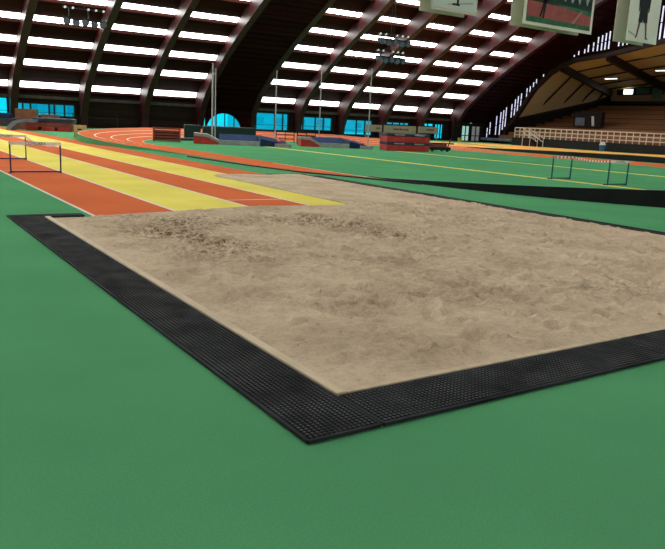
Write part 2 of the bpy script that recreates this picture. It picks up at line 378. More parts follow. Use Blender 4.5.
# black lattice rubber mats laid round the kerb
def lattice(x0, x1, y0, y1, label, z0=.0, pitch=.03, mi_d=True, cut=None):
    root = thing('rubber_mat', label, 'mat', ((x0+x1)/2, (y0+y1)/2, z0), 0, 'black lattice mats round the sand pit')
    ox, oy = (x0+x1)/2, (y0+y1)/2
    b = MB()
    nx = int((x1-x0)/pitch); ny = int((y1-y0)/pitch)
    for i in range(nx+1):
        x = x0+(x1-x0)*i/nx-ox; w = .009 if 0 < i < nx else .02
        b.box(x-w/2, x+w/2, y0-oy, y1-oy, .006, .024)
    for j in range(ny+1):
        y = y0+(y1-y0)*j/ny-oy; w = .009 if 0 < j < ny else .02
        b.box(x0-ox, x1-ox, y-w/2, y+w/2, .006, .0245)
    for i in range(1, nx):
        for j in range(1, ny):
            x = x0+(x1-x0)*i/nx-ox; y = y0+(y1-y0)*j/ny-oy
            b.box(x-.0055, x+.0055, y-.0055, y+.0055, .0245, .028, 1)
    b.build('lattice', ['rubber', 'stud'], root)
    MB().box(x0-ox, x1-ox, y0-oy, y1-oy, .0, .007).build('backing', 'rubber_base', root)
    return root
lattice(1.80, 2.255, 2.85, 11.24, 'long black lattice rubber mat along the left kerb of the sand pit')
lattice(1.80, 2.86, 11.26, 11.5, 'short black lattice mat by the runway at the far left pit corner')
lattice(2.28, 4.98, 2.85, 3.282, 'black lattice rubber mat along the near kerb, meeting the left mat')
lattice(5.0, 9.2, 2.87, 3.31, 'black lattice rubber mat along the near kerb, running out of frame at right')
lattice(11.2, 11.5, 2.9, 18.3, 'thin black lattice mat along the far long side of the pit', pitch=.05)

# ------------------------------------------------------------------ hurdles
def hurdle(w, h, mtl, label, group, loc, rz=0., text=True, striped=False):
    t = thing('hurdle', label, 'hurdle', loc, rz, group)
    for s in (-1, 1):
        MB().box(s*w/2-.016, s*w/2+.016, -.016, .016, .02, h).build('upright', mtl, t)
        MB().box(s*w/2-.018, s*w/2+.018, -.016, .16, 0, .035).build('foot', mtl, t)
    MB().box(-w/2, w/2, -.016, .016, .02, .055).build('base_rail', mtl, t)
    tb = MB().box(-w/2-.01, w/2+.01, -.03, -.0165, h-.07, h+.005)
    top = tb.build('top_bar', 'bar', t)
    if text:
        cu = bpy.data.curves.new('lettering', 'FONT'); cu.body = 'COMOBEX'; cu.size = .1; cu.align_x = 'CENTER'; cu.align_y = 'CENTER'; cu.extrude = .001
        tmp = bpy.data.objects.new('lettering', cu); C.objects.link(tmp); bpy.context.view_layer.update()
        lm = bpy.data.meshes.new_from_object(tmp.evaluated_get(bpy.context.evaluated_depsgraph_get())); bpy.data.objects.remove(tmp)
        lm.materials.clear(); lm.materials.append(M_['ink']); to = bpy.data.objects.new('lettering', lm); C.objects.link(to); to.parent = top
        to.location = (0, -.0315, h-.034); to.rotation_euler = (R(90), 0, 0)
        to['label'] = 'dark blue lettering'
    if striped:
        for k in range(5):
            x = -w/2+.04+k*w*.2
            so_ = MB().box(x, x+w*.09, -.0315, -.03, h-.068, h+.003).build('stripe', 'red_ink', top); so_['label'] = 'red stripe on the white bar'
    return t
hurdle(1.20, .765, 'navy', 'navy training hurdle standing nearest on the orange runway lane', 'navy hurdles on the runway', (3.74, 19.25, .003), R(3))
hurdle(1.20, .76, 'navy', 'navy hurdle on the orange lane cut by the left picture edge, behind the nearest one', 'navy hurdles on the runway', (3.82, 24.2, .003), R(2))
hurdle(1.06, .80, 'teal_metal', 'teal hurdle on the green infield, left end of the striped tape', 'teal hurdles on the infield', (20.9, 17.02, .004), R(3), False, True)
hurdle(1.0, .80, 'teal_metal', 'teal hurdle on the green infield, right end of the striped tape', 'teal hurdles on the infield', (20.98, 14.78, .004), 0, True)
def tape(p, q, sag, n, label, colours):
    b = MB(); pts = []
    for k in range(n+1):
        u = k/n; v = Vector(p).lerp(Vector(q), u); v.z -= sag*4*u*(1-u); pts.append(v)
    for k in range(n): b.bar(pts[k], pts[k+1], .006, .055, k % 2)
    tag(b.build('barrier_tape', colours), label, 'barrier tape')
tape((21.42, 16.95, .775), (20.5, 14.85, .775), .05, 24, 'red and white tape strung between the two teal hurdles', ['red_ink', 'bar'])
tape((4.41, 24.1, .73), (4.34, 19.36, .73), .12, 12, 'pale tape sagging between the two navy hurdles', ['bar', 'bar'])

# ------------------------------------------------------------------ vault: ribs, deck, skylights
UND = [(69.75, 0), (69.6, 1.1), (69.1, 2.3), (67.9, 3.85), (65.75, 5.55), (63.6, 7.12), (61.1, 8.62), (58.4, 10.05), (55.8, 11.4), (53.1, 12.95), (49.6, 14.7), (45.5, 16.3), (41, 17.7), (36, 18.9), (30, 19.8), (24, 20.1)]
DCK = [(70.75, 0), (70.75, 2.9), (69.95, 4.0), (67.3, 5.72), (64.8, 7.3), (62.2, 8.82), (59.3, 10.4), (56.6, 11.85), (53.9, 13.5), (50.2, 15.45), (46, 17.15), (41.4, 18.65), (36.2, 19.9), (30.1, 20.8), (24, 21.1)]
dn = []
for i in range(len(DCK)):
    a, c = Vector(DCK[max(0, i-1)]), Vector(DCK[min(len(DCK)-1, i+1)]); d = (c-a).normalized(); e = .9*min(1, max(0, (DCK[i][1]-6)/7.))
    dn.append((DCK[i][0]+d.y*e, DCK[i][1]-d.x*e) if i < len(DCK)-1 else (24, DCK[i][1]+e))
DCK = dn
def mir(pr): return pr+[(48-y, z) for y, z in pr[-2::-1]]
UNDF, DCKF = mir(UND), mir(DCK)
def hit(pr, s):          # where the sight plane z = 1.6 + s*y meets a profile (far half)
    for (y0, z0), (y1, z1) in zip(pr[:-1], pr[1:]):
        f0 = z0-H-s*y0; f1 = z1-H-s*y1
        if f0 <= 0 <= f1 and f1 != f0:
            u = f0/(f0-f1); return (y0+(y1-y0)*u, z0+(z1-z0)*u), Vector((y1-y0, z1-z0)).normalized()
RX = [17.95+5.775*k for k in range(-3, 10)]
RX[2] -= .3
RW = .62
ordinal = ['first', 'second', 'third', 'fourth', 'fifth', 'sixth', 'seventh', 'eighth', 'ninth', 'tenth', 'eleventh', 'twelfth', 'thirteenth']
vis = [x for x in RX if x > 9 and x < 66]
for k, x in enumerate(RX[:-1]):
    b = MB()
    out = [(y+(1.05 if y > 24 else -1.05)*max(0, 1-z/20.)*1.0 if z < 14 else y, z) for y, z in UNDF]
    # outer line: underside pushed out along its normal
    nrm = []
    for i in range(len(UNDF)):
        a = Vector(UNDF[max(0, i-1)]); c = Vector(UNDF[min(len(UNDF)-1, i+1)]); d = (c-a).normalized(); nrm.append(Vector((d.y, -d.x)))
    for i in range(len(UNDF)-1):
        p, q = Vector(UNDF[i]), Vector(UNDF[i+1]); po, qo = p+nrm[i]*(1.3+.08*min(13, p.y)), q+nrm[i+1]*(1.3+.08*min(13, q.y))
        x0, x1 = x-RW/2, x+RW/2
        b.hexa([(x0, p.x, p.y), (x1, p.x, p.y), (x1, q.x, q.y), (x0, q.x, q.y), (x0, po.x, max(0, po.y)), (x1, po.x, max(0, po.y)), (x1, qo.x, qo.y), (x0, qo.x, qo.y)])
    o = b.build(num('trim'), 'rib')
    lab = 'dark laminated timber arch rib, %s in view from the left' % ordinal[vis.index(x)] if x in vis else ('dark laminated timber arch rib just outside the left edge of view' if x < 10 else 'dark laminated timber arch rib at the gable end')
    tag(o, lab, 'roof rib', 'arched roof ribs', 'structure')
XA, XB = -32., 69.2
ck = MB()
for (y0, z0), (y1, z1) in zip(DCKF[:-1], DCKF[1:]):
    n = Vector((-(z1-z0), (y1-y0))).normalized()*-.3
    if n.y < 0 and z0 > 5: n = -n
    ck.hexa([(XA, y0, z0), (XB, y0, z0), (XB, y1, z1), (XA, y1, z1), (XA, y0-n.x*0, z0+.3), (XB, y0, z0+.3), (XB, y1, z1+.3), (XA, y1, z1+.3)]) if z0 > 2 or z1 > 3.5 else None
ROWS = [.0327, .0602, .087, .114, .1425, .1743, .207, .2405, .275, .312, .352, .395]
rows = []
for s in ROWS:
    t_, d_ = hit(DCK, s); b_, d2 = hit(DCK, s-(.0068 if s < .1 else .006))
    rows.append((t_, b_))
for (t_, b_) in rows:      # purlin under the lower edge of each skylight row
    d = (Vector(t_)-Vector(b_)).normalized(); n = Vector((-d.y, d.x))   # points into the hall? ensure
    if n.x > 0: n = -n
    p = Vector(b_)-d*.02; q = p-d*.16
    ck.hexa([(XA, p.x, p.y), (XB, p.x, p.y), (XB, q.x, q.y), (XA, q.x, q.y)]+[(xx, (v+n*.1).x, (v+n*.34).y) for xx, v in ((XA, p), (XB, p), (XB, q), (XA, q))])
tag(ck.build('ceiling', 'deck'), 'dark boarded vault roof between the arch ribs', 'ceiling', kind='structure')
def panel(x0, x1, t_, b_, name, label, group, mt='skylight'):
    d = (Vector(t_)-Vector(b_)).normalized(); n = Vector((-d.y, d.x))
    if n.y > 0: n = -n
    b = MB(); p, q = Vector(b_), Vector(t_); pi, qi = p+n*.05, q+n*.05
    b.hexa([(x0, p.x, p.y), (x1, p.x, p.y), (x1, q.x, q.y), (x0, q.x, q.y), (x0, pi.x, pi.y), (x1, pi.x, pi.y), (x1, qi.x, qi.y), (x0, qi.x, qi.y)])
    return tag(b.build(name, mt), label, 'skylight', group, 'structure')
solid = (29.5, 64.15)
vb = [x for x in RX[:-1] if x > 6 and min(abs(x-s) for s in solid) > .1]
for ri_, (t_, b_) in enumerate(rows):
    for x, xn in zip(RX[:-1], RX[1:]):
        if min(abs(x-s) for s in solid) < .1: continue
        xa, xb = x+RW/2+.02, xn-RW/2-.02
        if not any(in_frame((xx, t_[0], t_[1])) for xx in (xa, (xa+xb)/2, xb)): continue
        bay = sum(1 for v in vb if v <= x)
        side = 'left of' if x < 29 else 'right of'
        nb = round((29.5-x)/5.775) if x < 29 else round((x-29.5)/5.775)-0
        panel(xa, xb, t_, b_, num('window'), 'white skylight, %s row up, %s bay %s the solid timber bay' % (ordinal[ri_], ordinal[nb-1], side), 'skylight strips in the vault', 'skylight_low' if ri_ < 3 else 'skylight')
# unseen roof: long glowing strips, added and picked to light the floor
allrows = []
for i, (t_, b_) in enumerate(rows):
    shown = [x for x in RX[:-1] if min(abs(x-s) for s in solid) > .1 and any(in_frame((xx, t_[0], t_[1])) for xx in (x+RW/2+.02, x+5.775/2, x+5.775-RW/2-.02))]
    allrows.append((t_, b_, XA+.5, (min(shown)-RW/2-.1) if shown else 62.5))
for s in (.44, .57, .74):
    t_, b_ = hit(DCK, s)[0], hit(DCK, s-.014)[0]; allrows.append((t_, b_, XA+.5, 62.5))
    allrows.append(((48-t_[0], t_[1]), (48-b_[0], b_[1]), XA+.5, 62.5))
for t_, b_ in rows[3:5]: allrows.append(((48-t_[0], t_[1]), (48-b_[0], b_[1]), XA+.5, 62.5))
for i, (t_, b_, x0, x1) in enumerate(allrows):
    panel(x0, x1, t_, b_, num('window'), 'unseen skylight strip added for light, number %d, above or behind the viewer' % (i+1), 'added skylight strips out of view', 'skylight_low' if i < 3 else 'skylight')

# solid timber bays (boards level with the underside of the ribs)
def solid_bay(x0, x1, label, zmin):
    b = MB()
    pr = [p for p in UND if p[1] >= zmin]
    for i in range(len(pr)-1):
        p, q = Vector(pr[i]), Vector(pr[i+1]); d = (q-p).normalized(); n = Vector((d.y, -d.x))
        nn = 4
        for k in range(nn):      # lapped boards
            u, v = p.lerp(q, k/nn), p.lerp(q, (k+1)/nn)
            a = u-n*.0+n*.10; c = v+n*.03
            b.hexa([(x0, a.x, a.y), (x1, a.x, a.y), (x1, c.x, c.y), (x0, c.x, c.y)]+[(xx, (w+n*.15).x, (w+n*.15).y) for xx, w in ((x0, a), (x1, a), (x1, c), (x0, c))])
    tag(b.build(num('trim'), 'band'), label, 'timber panelling', kind='structure')
solid_bay(29.5+RW/2, 35.275-RW/2, 'wide dark boarded vault bay without skylights', 2.2)
solid_bay(64.15+RW/2, 68.9, 'dark boarded vault bay next to the gable wall', 2.2)

# ------------------------------------------------------------------ back wall, windows, doors
def wall_piece(b, x0, x1, z0, z1, y=70.45, th=.25, mi=0): b.box(x0, x1, y, y+th, z0, z1, mi)
bw = MB()
bays = {k: (RX[k]+RW/2, RX[k+1]-RW/2) for k in range(len(RX)-1)}
# window openings by X range, sill, head, mullions
WIN = [(6.9, 11.5, .8, 2.4, [8.2, 9.6, 10.6]), (12.3, 17.25, .93, 2.02, [12.75, 13.4, 15.0, 15.45, 16.35]),
       (35.55, 40.1, .45, 2.27, [36.1, 38.4, 39.4]), (41.3, 45.85, .62, 2.06, [42.0, 43.6, 44.7]), (47.1, 51.6, .3, 2.0, [49.3, 50.5]),
       (52.4, 57.2, 1.66, 1.95, [53.6, 54.6, 55.7, 56.4]), (58.0, 61.2, 1.66, 2.02, [58.6, 59.6, 60.2]), (61.35, 62.8, .2, 2.0, [61.8, 62.3])]
edges = [RX[0]]
HEAD = 2.95
x = RX[0]
for (a, b, s, h, mu) in WIN:
    if 35.4 < a < 35.6:       # brick bays, then the boarded bay is handled apart
        wall_piece(bw, x, 29.5, 0, HEAD); x = 34.6
    wall_piece(bw, x, a, 0, HEAD); wall_piece(bw, a, b, 0, s); wall_piece(bw, a, b, h, HEAD); x = b
wall_piece(bw, x, 69.2, 0, HEAD)
tag(bw.build('wall_back', 'brick'), 'dark brick back wall under the vault with window openings', 'wall', kind='structure')
places = ['at the far left edge', 'behind the stacked cartons', 'just right of the solid timber bay', 'behind the second pair of vault poles', 'bright, left of the beige signboards', 'small, above the middle signboard', 'small, above the right signboard', 'tall, right of the signboards']
for i, ((a, b, s, h, mu), pc) in enumerate(zip(WIN, places)):
    f = MB()
    for z in (s, h): f.box(a, b, 70.38, 70.52, z-.05, z+.05)
    for xx in [a, b]+mu: f.box(xx-.07, xx+.07, 70.4, 70.5, s, h)
    if h-s > 1: f.box(a, b, 70.42, 70.48, s+(h-s)*.3-.02, s+(h-s)*.3+.02)
    o = f.build(num('window'), 'frame'); tag(o, 'blue daylight window in the back wall, '+pc, 'window', 'back wall windows', 'structure')
    MB().box(a, b, 70.55, 70.56, s, h).build('pane', 'glass', o)
hb = MB()          # header beam over the windows, bay by bay
for k in range(len(RX)-1):
    if min(abs(RX[k]-s) for s in solid) < .1: continue
    hb.box(RX[k]+RW/2, RX[k+1]-RW/2, 70.1, 70.45, 2.45, 2.72)
tag(hb.build(num('trim'), 'header'), 'pale header rail running above the back windows', 'rail', kind='structure')
# boarded bay: wall with a half round window
aw = MB(); xc, rw, zs, hh = 31.87, 1.98, .3, 1.72
xa, xb = 29.5+RW/2, 35.275-RW/2
arc = [(xc-rw*math.cos(math.pi*k/20), zs+hh*math.sin(math.pi*k/20)) for k in range(21)]
def col(x0, z0, x1, z1, top=3.0):
    aw.hexa([(x0, 69.25, z0), (x1, 69.25, z1), (x1, 69.45, z1), (x0, 69.45, z0), (x0, 69.25-.0, top), (x1, 69.25, top), (x1, 69.45, top), (x0, 69.45, top)])
col(xa, 0, xc-rw, 0); col(xc+rw, 0, xb, 0); aw.box(xc-rw, xc+rw, 69.25, 69.45, 0, zs)
for (x0, z0), (x1, z1) in zip(arc[:-1], arc[1:]): col(x0, z0, x1, z1)
tag(aw.build(num('trim'), 'band'), 'boarded wall with a half round opening under the solid bay', 'wall', kind='structure')
f = MB()
for (x0, z0), (x1, z1) in zip(arc[:-1], arc[1:]): f.bar((x0, 69.35, z0), (x1, 69.35, z1), .12, .1, up=(0, 1, 0))
for xx in (31.02, 31.97, 33.02): f.box(xx-.05, xx+.05, 69.32, 69.38, zs, zs+hh*math.sqrt(max(0, 1-((xx-xc)/rw)**2)))
f.box(xc-rw, xc+rw, 69.3, 69.4, zs-.04, zs+.04)
o = f.build(num('window'), 'frame'); tag(o, 'half round blue window at the foot of the solid timber bay', 'window', 'back wall windows', 'structure')
MB().prism([(x_, 69.36, z_) for x_, z_ in arc], (0, .01, 0)).build('pane', 'glass', o)
# doors at the right end of the back wall
dw = MB().box(63.5, 69.0, 69.3, 69.5, 0, 2.9)
tag(dw.build(num('trim'), 'darkwall'), 'dark wall around the glazed doors at the gable corner', 'wall', kind='structure')
for i, (a, b, gm, lab) in enumerate(((64.9, 66.2, 'doorlight', 'glazed double door glowing green and white, left one'), (66.6, 68.1, 'doorgrey', 'dim grey glazed double door beside the slit windows'))):
    d = MB(); m_ = (a+b)/2
    for xx in (a, m_, b): d.box(xx-.07, xx+.07, 69.22, 69.3, 0, 2.0)
    for z in (.06, .75, 1.97): d.box(a, b, 69.22, 69.3, z-.05, z+.05)
    o = d.build(num('door'), 'frame'); tag(o, lab, 'door', 'doors at the gable corner', 'structure')
    MB().box(a, b, 69.285, 69.295, .05, 1.95).build('pane', gm, o)
for (x_, z_, lab) in ((66.4, 2.3, 'small green exit light over the glazed doors'),):
    tag(MB().box(x_-.12, x_+.12, 69.2, 69.3, z_, z_+.16).build('exit_light', 'doorlight', bevel=.01), lab, 'exit light')
# closing walls that the photo never shows
tag(MB().box(XA-.2, XA, -23, 71, 0, 21.5).build('wall_left', 'darkwall'), 'dark end wall beyond the left side of the hall', 'wall', kind='structure')
tag(MB().box(XA, 69.2, -23, -22.7, 0, 3.2).build('wall_front', 'darkwall'), 'dark wall behind the viewer', 'wall', kind='structure')

# ------------------------------------------------------------------ gable wall with slit windows
LOW = [(69.6, -.02), (65.62, 0), (65.6, 1.9), (64.4, 3.15), (63.5, 4.3), (62.3, 5.9), (61.4, 7.0), (60.4, 7.8), (59.4, 8.6), (57.84, 9.4), (56.11, 9.95), (51.8, 10.35), (48, 10.95), (45.3, 11.4), (40, 12.2), (33, 12.7), (24, 12.9)]
def at_y(pr, y):
    for (a, za), (b, zb) in zip(pr[:-1], pr[1:]):
        if b <= y <= a: return za+(zb-za)*(y-a)/(b-a)
    return pr[-1][1]
SL = [(68.9, .6, 1.85), (68.42, 1.0, 2.6), (67.38, .99, 3.4), (66.72, 1.0, 3.9), (66.27, 1.65, 4.15), (65.85, 2.05, 4.5), (64.97, 3.2, 4.9), (64.48, 3.4, 5.5), (64.05, 3.9, 5.87), (63.58, 4.6, 6.2),
      (62.77, 5.65, 6.8), (62.3, 6.2, 7.05), (61.83, 6.8, 7.5), (61.42, 7.3, 7.85), (60.44, 8.05, 8.4), (56.26, 10.12, 10.4), (55.69, 10.3, 10.8), (54.9, 10.45, 10.95), (54.45, 10.55, 11.4), (53.8, 10.6, 11.6),
      (53.25, 10.6, 12.15), (52.75, 10.65, 12.3), (52.29, 10.7, 12.48), (51.83, 10.75, 12.65), (50.6, 10.95, 12.9), (50.1, 11.0, 13.1), (49.6, 11.05, 13.3), (49.1, 11.1, 13.5), (47.3, 11.4, 14.2), (46.8, 11.45, 14.4), (45.9, 11.35, 14.65), (45.4, 11.45, 14.85), (44.9, 11.5, 15.0), (43.9, 11.7, 15.4), (43.4, 11.8, 15.6)]
GX = 69.0; HW = .115
g = MB(); cuts = sorted(set([p[0] for p in LOW]+[p[0] for p in UND]+[s[0]-HW for s in SL]+[s[0]+HW for s in SL]))
cuts = [c for c in cuts if 24 <= c <= 69.6]
def gq(y0, y1, lo0, lo1, hi0, hi1):
    if hi0-lo0 < .001 and hi1-lo1 < .001: return
    g.hexa([(GX, y0, lo0), (GX+.2, y0, lo0), (GX+.2, y1, lo1), (GX, y1, lo1), (GX, y0, hi0), (GX+.2, y0, hi0), (GX+.2, y1, hi1), (GX, y1, hi1)])
for y0, y1 in zip(cuts[:-1], cuts[1:]):
    l0, l1 = at_y(LOW, y0), at_y(LOW, y1); u0, u1 = at_y(UND, y0)+.5, at_y(UND, y1)+.5
    s = next((s for s in SL if s[0]-HW-1e-6 <= y0 and y1 <= s[0]+HW+1e-6), None)
    if s: gq(y0, y1, l0, l1, max(s[1], l0), max(s[1], l1)); gq(y0, y1, s[2], s[2], max(s[2], u0), max(s[2], u1))
    else: gq(y0, y1, l0, l1, u0, u1)
tag(g.build('wall_gable', 'gable'), 'dark boarded gable wall between the vault and the stand arch', 'wall', kind='structure')
for i, (y, z0, z1) in enumerate(SL):
    b = MB(); z0 = max(z0, at_y(LOW, y)+.02)
    if z1-z0 < .1: z1 = z0+.3
    for zz in ((z0+z1)/2,) if z1-z0 > .9 else (): b.box(GX+.02, GX+.1, y-HW, y+HW, zz-.05, zz+.05)
    b.box(GX+.04, GX+.1, y-HW, y+HW, z0-.03, z0+.03); b.box(GX+.04, GX+.1, y-HW, y+HW, z1-.03, z1+.03)
    o = b.build(num('window'), 'frame'); tag(o, 'narrow slit window in the dark gable, %s from the floor end' % (ordinal[i] if i < 13 else 'number %d' % (i+1)), 'window', 'slit windows in the gable', 'structure')
    MB().box(GX+.1, GX+.12, y-HW, y+HW, z0, z1).build('pane', 'slit', o)
ar = MB()
for (a, za), (b, zb) in zip(LOW[1:-1], LOW[2:]): ar.bar((GX-.1, a-.12, za-.22), (GX-.1, b-.12, zb-.22), .45, .5, up=(1, 0, 0))
tag(ar.build(num('trim'), 'beam'), 'dark arch beam framing the opening to the spectator stand', 'beam', kind='structure')

# ------------------------------------------------------------------ spectator stand beyond the gable
A_, B_, Cc, D_ = (69.2, 65.3, 3.0), (69.2, 57.84, 9.35), (69.2, 51.8, 10.3), (69.2, 42, 11.8)
Kp, Lp, Mp = (84, 61.2, 7.1), (84, 53.6, 7.75), (84, 40, 8.3)
ce = MB()
def ruled(p0, p1, q0, q1, mi=0, th=.15):
    ce.hexa([p0, p1, q1, q0]+[tuple(Vector(v)+Vector((0, 0, th))) for v in (p0, p1, q1, q0)], mi)
KA = (84, 61.5, 6.6)
lw = [A_]+[(69.2, y, z) for y, z in LOW[3:9]]+[B_]
for i in range(len(lw)-1): ruled(lw[i], lw[i+1], Vector(KA).lerp(Vector(Kp), i/(len(lw)-1)), Vector(KA).lerp(Vector(Kp), (i+1)/(len(lw)-1)))
ruled(B_, Cc, Kp, Lp); ruled(Cc, D_, Lp, Mp); ruled(D_, (69.2, 20, 13), Mp, (84, 20, 8.6))
tag(ce.build('ceiling_stand', 'tan'), 'tan boarded ceiling over the spectator stand', 'ceiling', kind='structure')
be = MB()
for p, q in ((B_, Kp), (Cc, Lp), (D_, Mp)): be.bar(Vector(p)-Vector((0, 0, .35)), Vector(q)-Vector((0, 0, .35)), .5, .8)
be.bar(A_, (84, 61.5, 6.6), .4, .5)
for u in (.22, .45, .66, .84):        # seams parallel to the arch
    def L_(p, q): return Vector(p).lerp(Vector(q), u)
    a, b, c, d, e = L_(A_, (84, 61.5, 6.6)), L_(B_, Kp), L_(Cc, Lp), L_(D_, Mp), L_((69.2, 20, 13), (84, 20, 8.6))
    dz = Vector((0, 0, .05))
    for p, q in ((a, b), (b, c), (c, d), (d, e)): be.bar(p-dz, q-dz, .22, .14)
tag(be.build(num('trim'), 'beam'), 'dark beams and battens under the tan stand ceiling', 'beam', kind='structure')
sw = MB()
sw.hexa([(69.2, 65.4, 0), (84, 61.6, 0), (84, 61.9, 0), (69.2, 65.7, 0), (69.2, 65.4, 3.2), (84, 61.6, 6.9), (84, 61.9, 6.9), (69.2, 65.7, 3.2)])
tag(sw.build('wall_stand_side', 'darkwall'), 'dark sloping side wall at the left of the stand', 'wall', kind='structure')
tag(MB().box(84, 84.3, 20, 62.6, 0, 8.9).build('wall_stand_back', 'darkwall'), 'dark back wall of the spectator stand', 'wall', kind='structure')
st = MB()
for k in range(12):
    x0 = 67.2+k*1.25; z1 = 1.0+k*.39
    st.box(x0, x0+1.25, 20, 65.0-(x0-67)*.26, 0, z1)
    st.box(x0-.02, x0+.42, 20, 64.8-(x0-67)*.26, z1, z1+.06)
st.box(64.6, 67.2, 20, 60, 0, .95)
ble = st.build('bleacher', 'bleach')
tag(ble, 'stepped brown wooden bleachers rising behind the white railing', 'bleachers')
dr = MB().box(71.6, 72.3, 53.6, 57.4, 2.5, 4.2).build('doorway', 'darkwall', ble); dr['label'] = 'dark doorway in the middle of the bleachers'
MB().box(71.55, 71.6, 55.8, 57.1, 2.6, 3.5).build('panel', 'slate', dr); MB().prism([(71.6, 54.4, 2.6), (71.6, 54.75, 2.6), (71.6, 54.9, 3.7), (71.6, 54.6, 3.7)], (-.04, 0, 0)).build('poster', 'white_plastic', dr)
tag(MB().box(64.3, 64.6, 20, 60, 0, .88).build(num('trim'), 'black_panel'), 'black front wall under the stand railing', 'wall', kind='structure')
ra = thing('railing', 'long white railing with three rails along the stand front', 'railing', (64.45, 59.8, .88))
for z in (1.12, .72, .32):
    MB().bar((0, 0, z), (0, -38, z), .06, .1).build('rail', 'rail', ra)
b = MB()
for k in range(50): MB().box(-.035, .035, -k*.74-.035, -k*.74+.035, 0, 1.12).build('post', 'rail', ra)
# stairs with sloping rails
sr = thing('stair', 'short stair with white sloping handrails at the stand corner', 'stairs', (63.8, 57.2, 0))
b = MB()
for k in range(5): b.box(-.5, .45, -k*.36-.36, -k*.36, 0, .88*(1-k/5.)-.0)
b.build('steps', 'darkwall', sr)
for s in (-.5, .42):
    h = MB()
    for dz in (1.0, .55): h.bar((s, .3, .95+dz), (s, -1.9, .0+dz), .05, .07)
    for y, z in ((.3, .95), (-.8, .47), (-1.9, 0)): h.box(s-.025, s+.025, y-.025, y+.025, 0, z+1.0)
    h.build('handrail', 'rail', sr)
# press box
pb = thing('press_box', 'beige commentary box with glazed front at the top of the stand', 'press box', (82.9, 56.2, 6.0))
MB().box(-.2, .95, -3.4, 4.6, 0, 2.0).build('body', 'beige', pb)
w = MB(); w.box(-.3, -.2, -2.9, 3.7, .75, 1.75); w.build('window_frame', 'black_metal', pb)
MB().box(-.34, -.3, -.9, .9, .9, 1.6).build('glass', 'teal', pb); MB().box(-.34, -.3, -2.7, -1.3, .3, 1.6).build('glass', 'teal', pb)
MB().box(-.34, -.3, 1.4, 2.7, .85, 1.45).build('bright_window', 'lamp', pb)  # bright window of the box, its brightness put in as emission
MB().box(-1.2, -.2, -3.6, 5.6, -.35, -.1).build('balcony', 'black_metal', pb)
for (y, x, z, lab) in ((55.82, 75.5, 8.22, 'white strip lamp under the stand ceiling, left one'), (49.3, 75.5, 8.95, 'white strip lamp under the stand ceiling, at the right picture edge')):
    t = thing('strip_lamp', lab, 'lamp', (x, y, z), 0, 'strip lamps of the stand')
    MB().box(-.15, .15, -.75, .75, -.06, .0).build('tube', 'lamp', t); MB().box(-.18, .18, -.8, .8, 0, .05).build('housing', 'beige', t)
    MB().box(-.02, .02, -.02, .02, .05, .5).build('stem', 'black_metal', t)

# ------------------------------------------------------------------ landing mats, poles and gear in the far infield
def vault_mat(loc, rz, label, s=1.):
    t = thing('vault_mat', label, 'landing mat', loc, rz, 'pole vault landing mats')
    # local +x to the right along the front, +y away
    b = MB()     # red left wing: high at the back left, sloping to the right front
    b.prism([(0, 0, 0), (1.5*s, 0, 0), (1.5*s, 0, .18), (.75*s, 0, .52), (0, 0, .56)], (0, 1.6, 0)); w = b.build('wing', 'red_vinyl', t)
    b = MB()
    b.prism([(0, -.02, .46), (.75*s, -.02, .42), (1.5*s, -.02, .1), (1.5*s, -.02, .24), (.78*s, -.02, .58), (0, -.02, .62)], (0, 1.7, 0)); b.build('flap', 'grey_vinyl', w)
    b = MB(); b.box(1.5*s, 3.9*s, .25, 3.6, 0, .16); b.prism([(1.5*s, .25, .16), (1.5*s, 3.6, .56), (1.5*s, 3.6, .16)], (2.4*s, 0, 0)); b.build('cushion', 'blue_vinyl', t)
    b = MB(); b.box(1.45*s, 3.85*s, 0, .3, 0, .27); b.build('front_roll', 'grey_vinyl', t)
    b = MB(); b.prism([(3.9*s, .1, 0), (3.9*s, 3.4, 0), (3.9*s, 3.4, .62), (3.9*s, .1, .42)], (.0+.02, 0, 0)); b.build('side_panel', 'navy_vinyl', t)
    b = MB(); b.hexa([(3.92*s, 0, 0), (5.6*s, .3, 0), (5.6*s, 3.2, 0), (3.92*s, 3.2, 0), (3.92*s, 0, .42), (5.6*s, .3, .16), (5.6*s, 3.2, .3), (3.92*s, 3.2, .6)]); b.build('side_cushion', 'blue_vinyl', t)
    b = MB(); b.box(4.75*s, 5.7*s, -.15, .28, 0, .2); b.build('side_roll', 'grey_vinyl', t)
    b = MB(); b.bar((5.05*s, .4, .31), (5.1*s, 3.2, .44), .16, .06); b.build('edging', 'red_vinyl', t)
    return t
vault_mat((16.5, 40.05, .003), R(-24), 'blue pole vault landing mat with red wing, left one beside two poles')
vault_mat((23.7, 39.9, .003), R(-22), 'blue pole vault landing mat with red wing, right one before the windows', .82)
def pole(x, y, ztop, label, r=.045):
    t = thing('vault_standard', label, 'pole', (x, y, .003), 0, 'tall pale poles at the landing mats')
    MB().tube((0, 0, 0), (.0, 0, ztop), r, r*.8).build('pole', 'steel', t)
    MB().box(-.25, .25, -.3, .3, 0, .1).build('base', 'grey_vinyl', t)
    MB().tube((0, 0, ztop), (0, 0, ztop+.05), r*1.1).build('cap', 'steel', t)
pole(18.5, 41.95, 4.72, 'tallest pale pole of the pair behind the left landing mat', .06)
pole(19.25, 43.2, 4.5, 'thinner pale pole just right of the tallest one of the pair', .04)
pole(22.9, 41.9, 4.62, 'single pale pole at the right end of the left landing mat')
pole(27.35, 43.6, 4.97, 'pale pole in the middle behind the right landing mat')
pole(30.1, 41.5, 5.28, 'rightmost pale pole, between the right landing mat and the red stack')
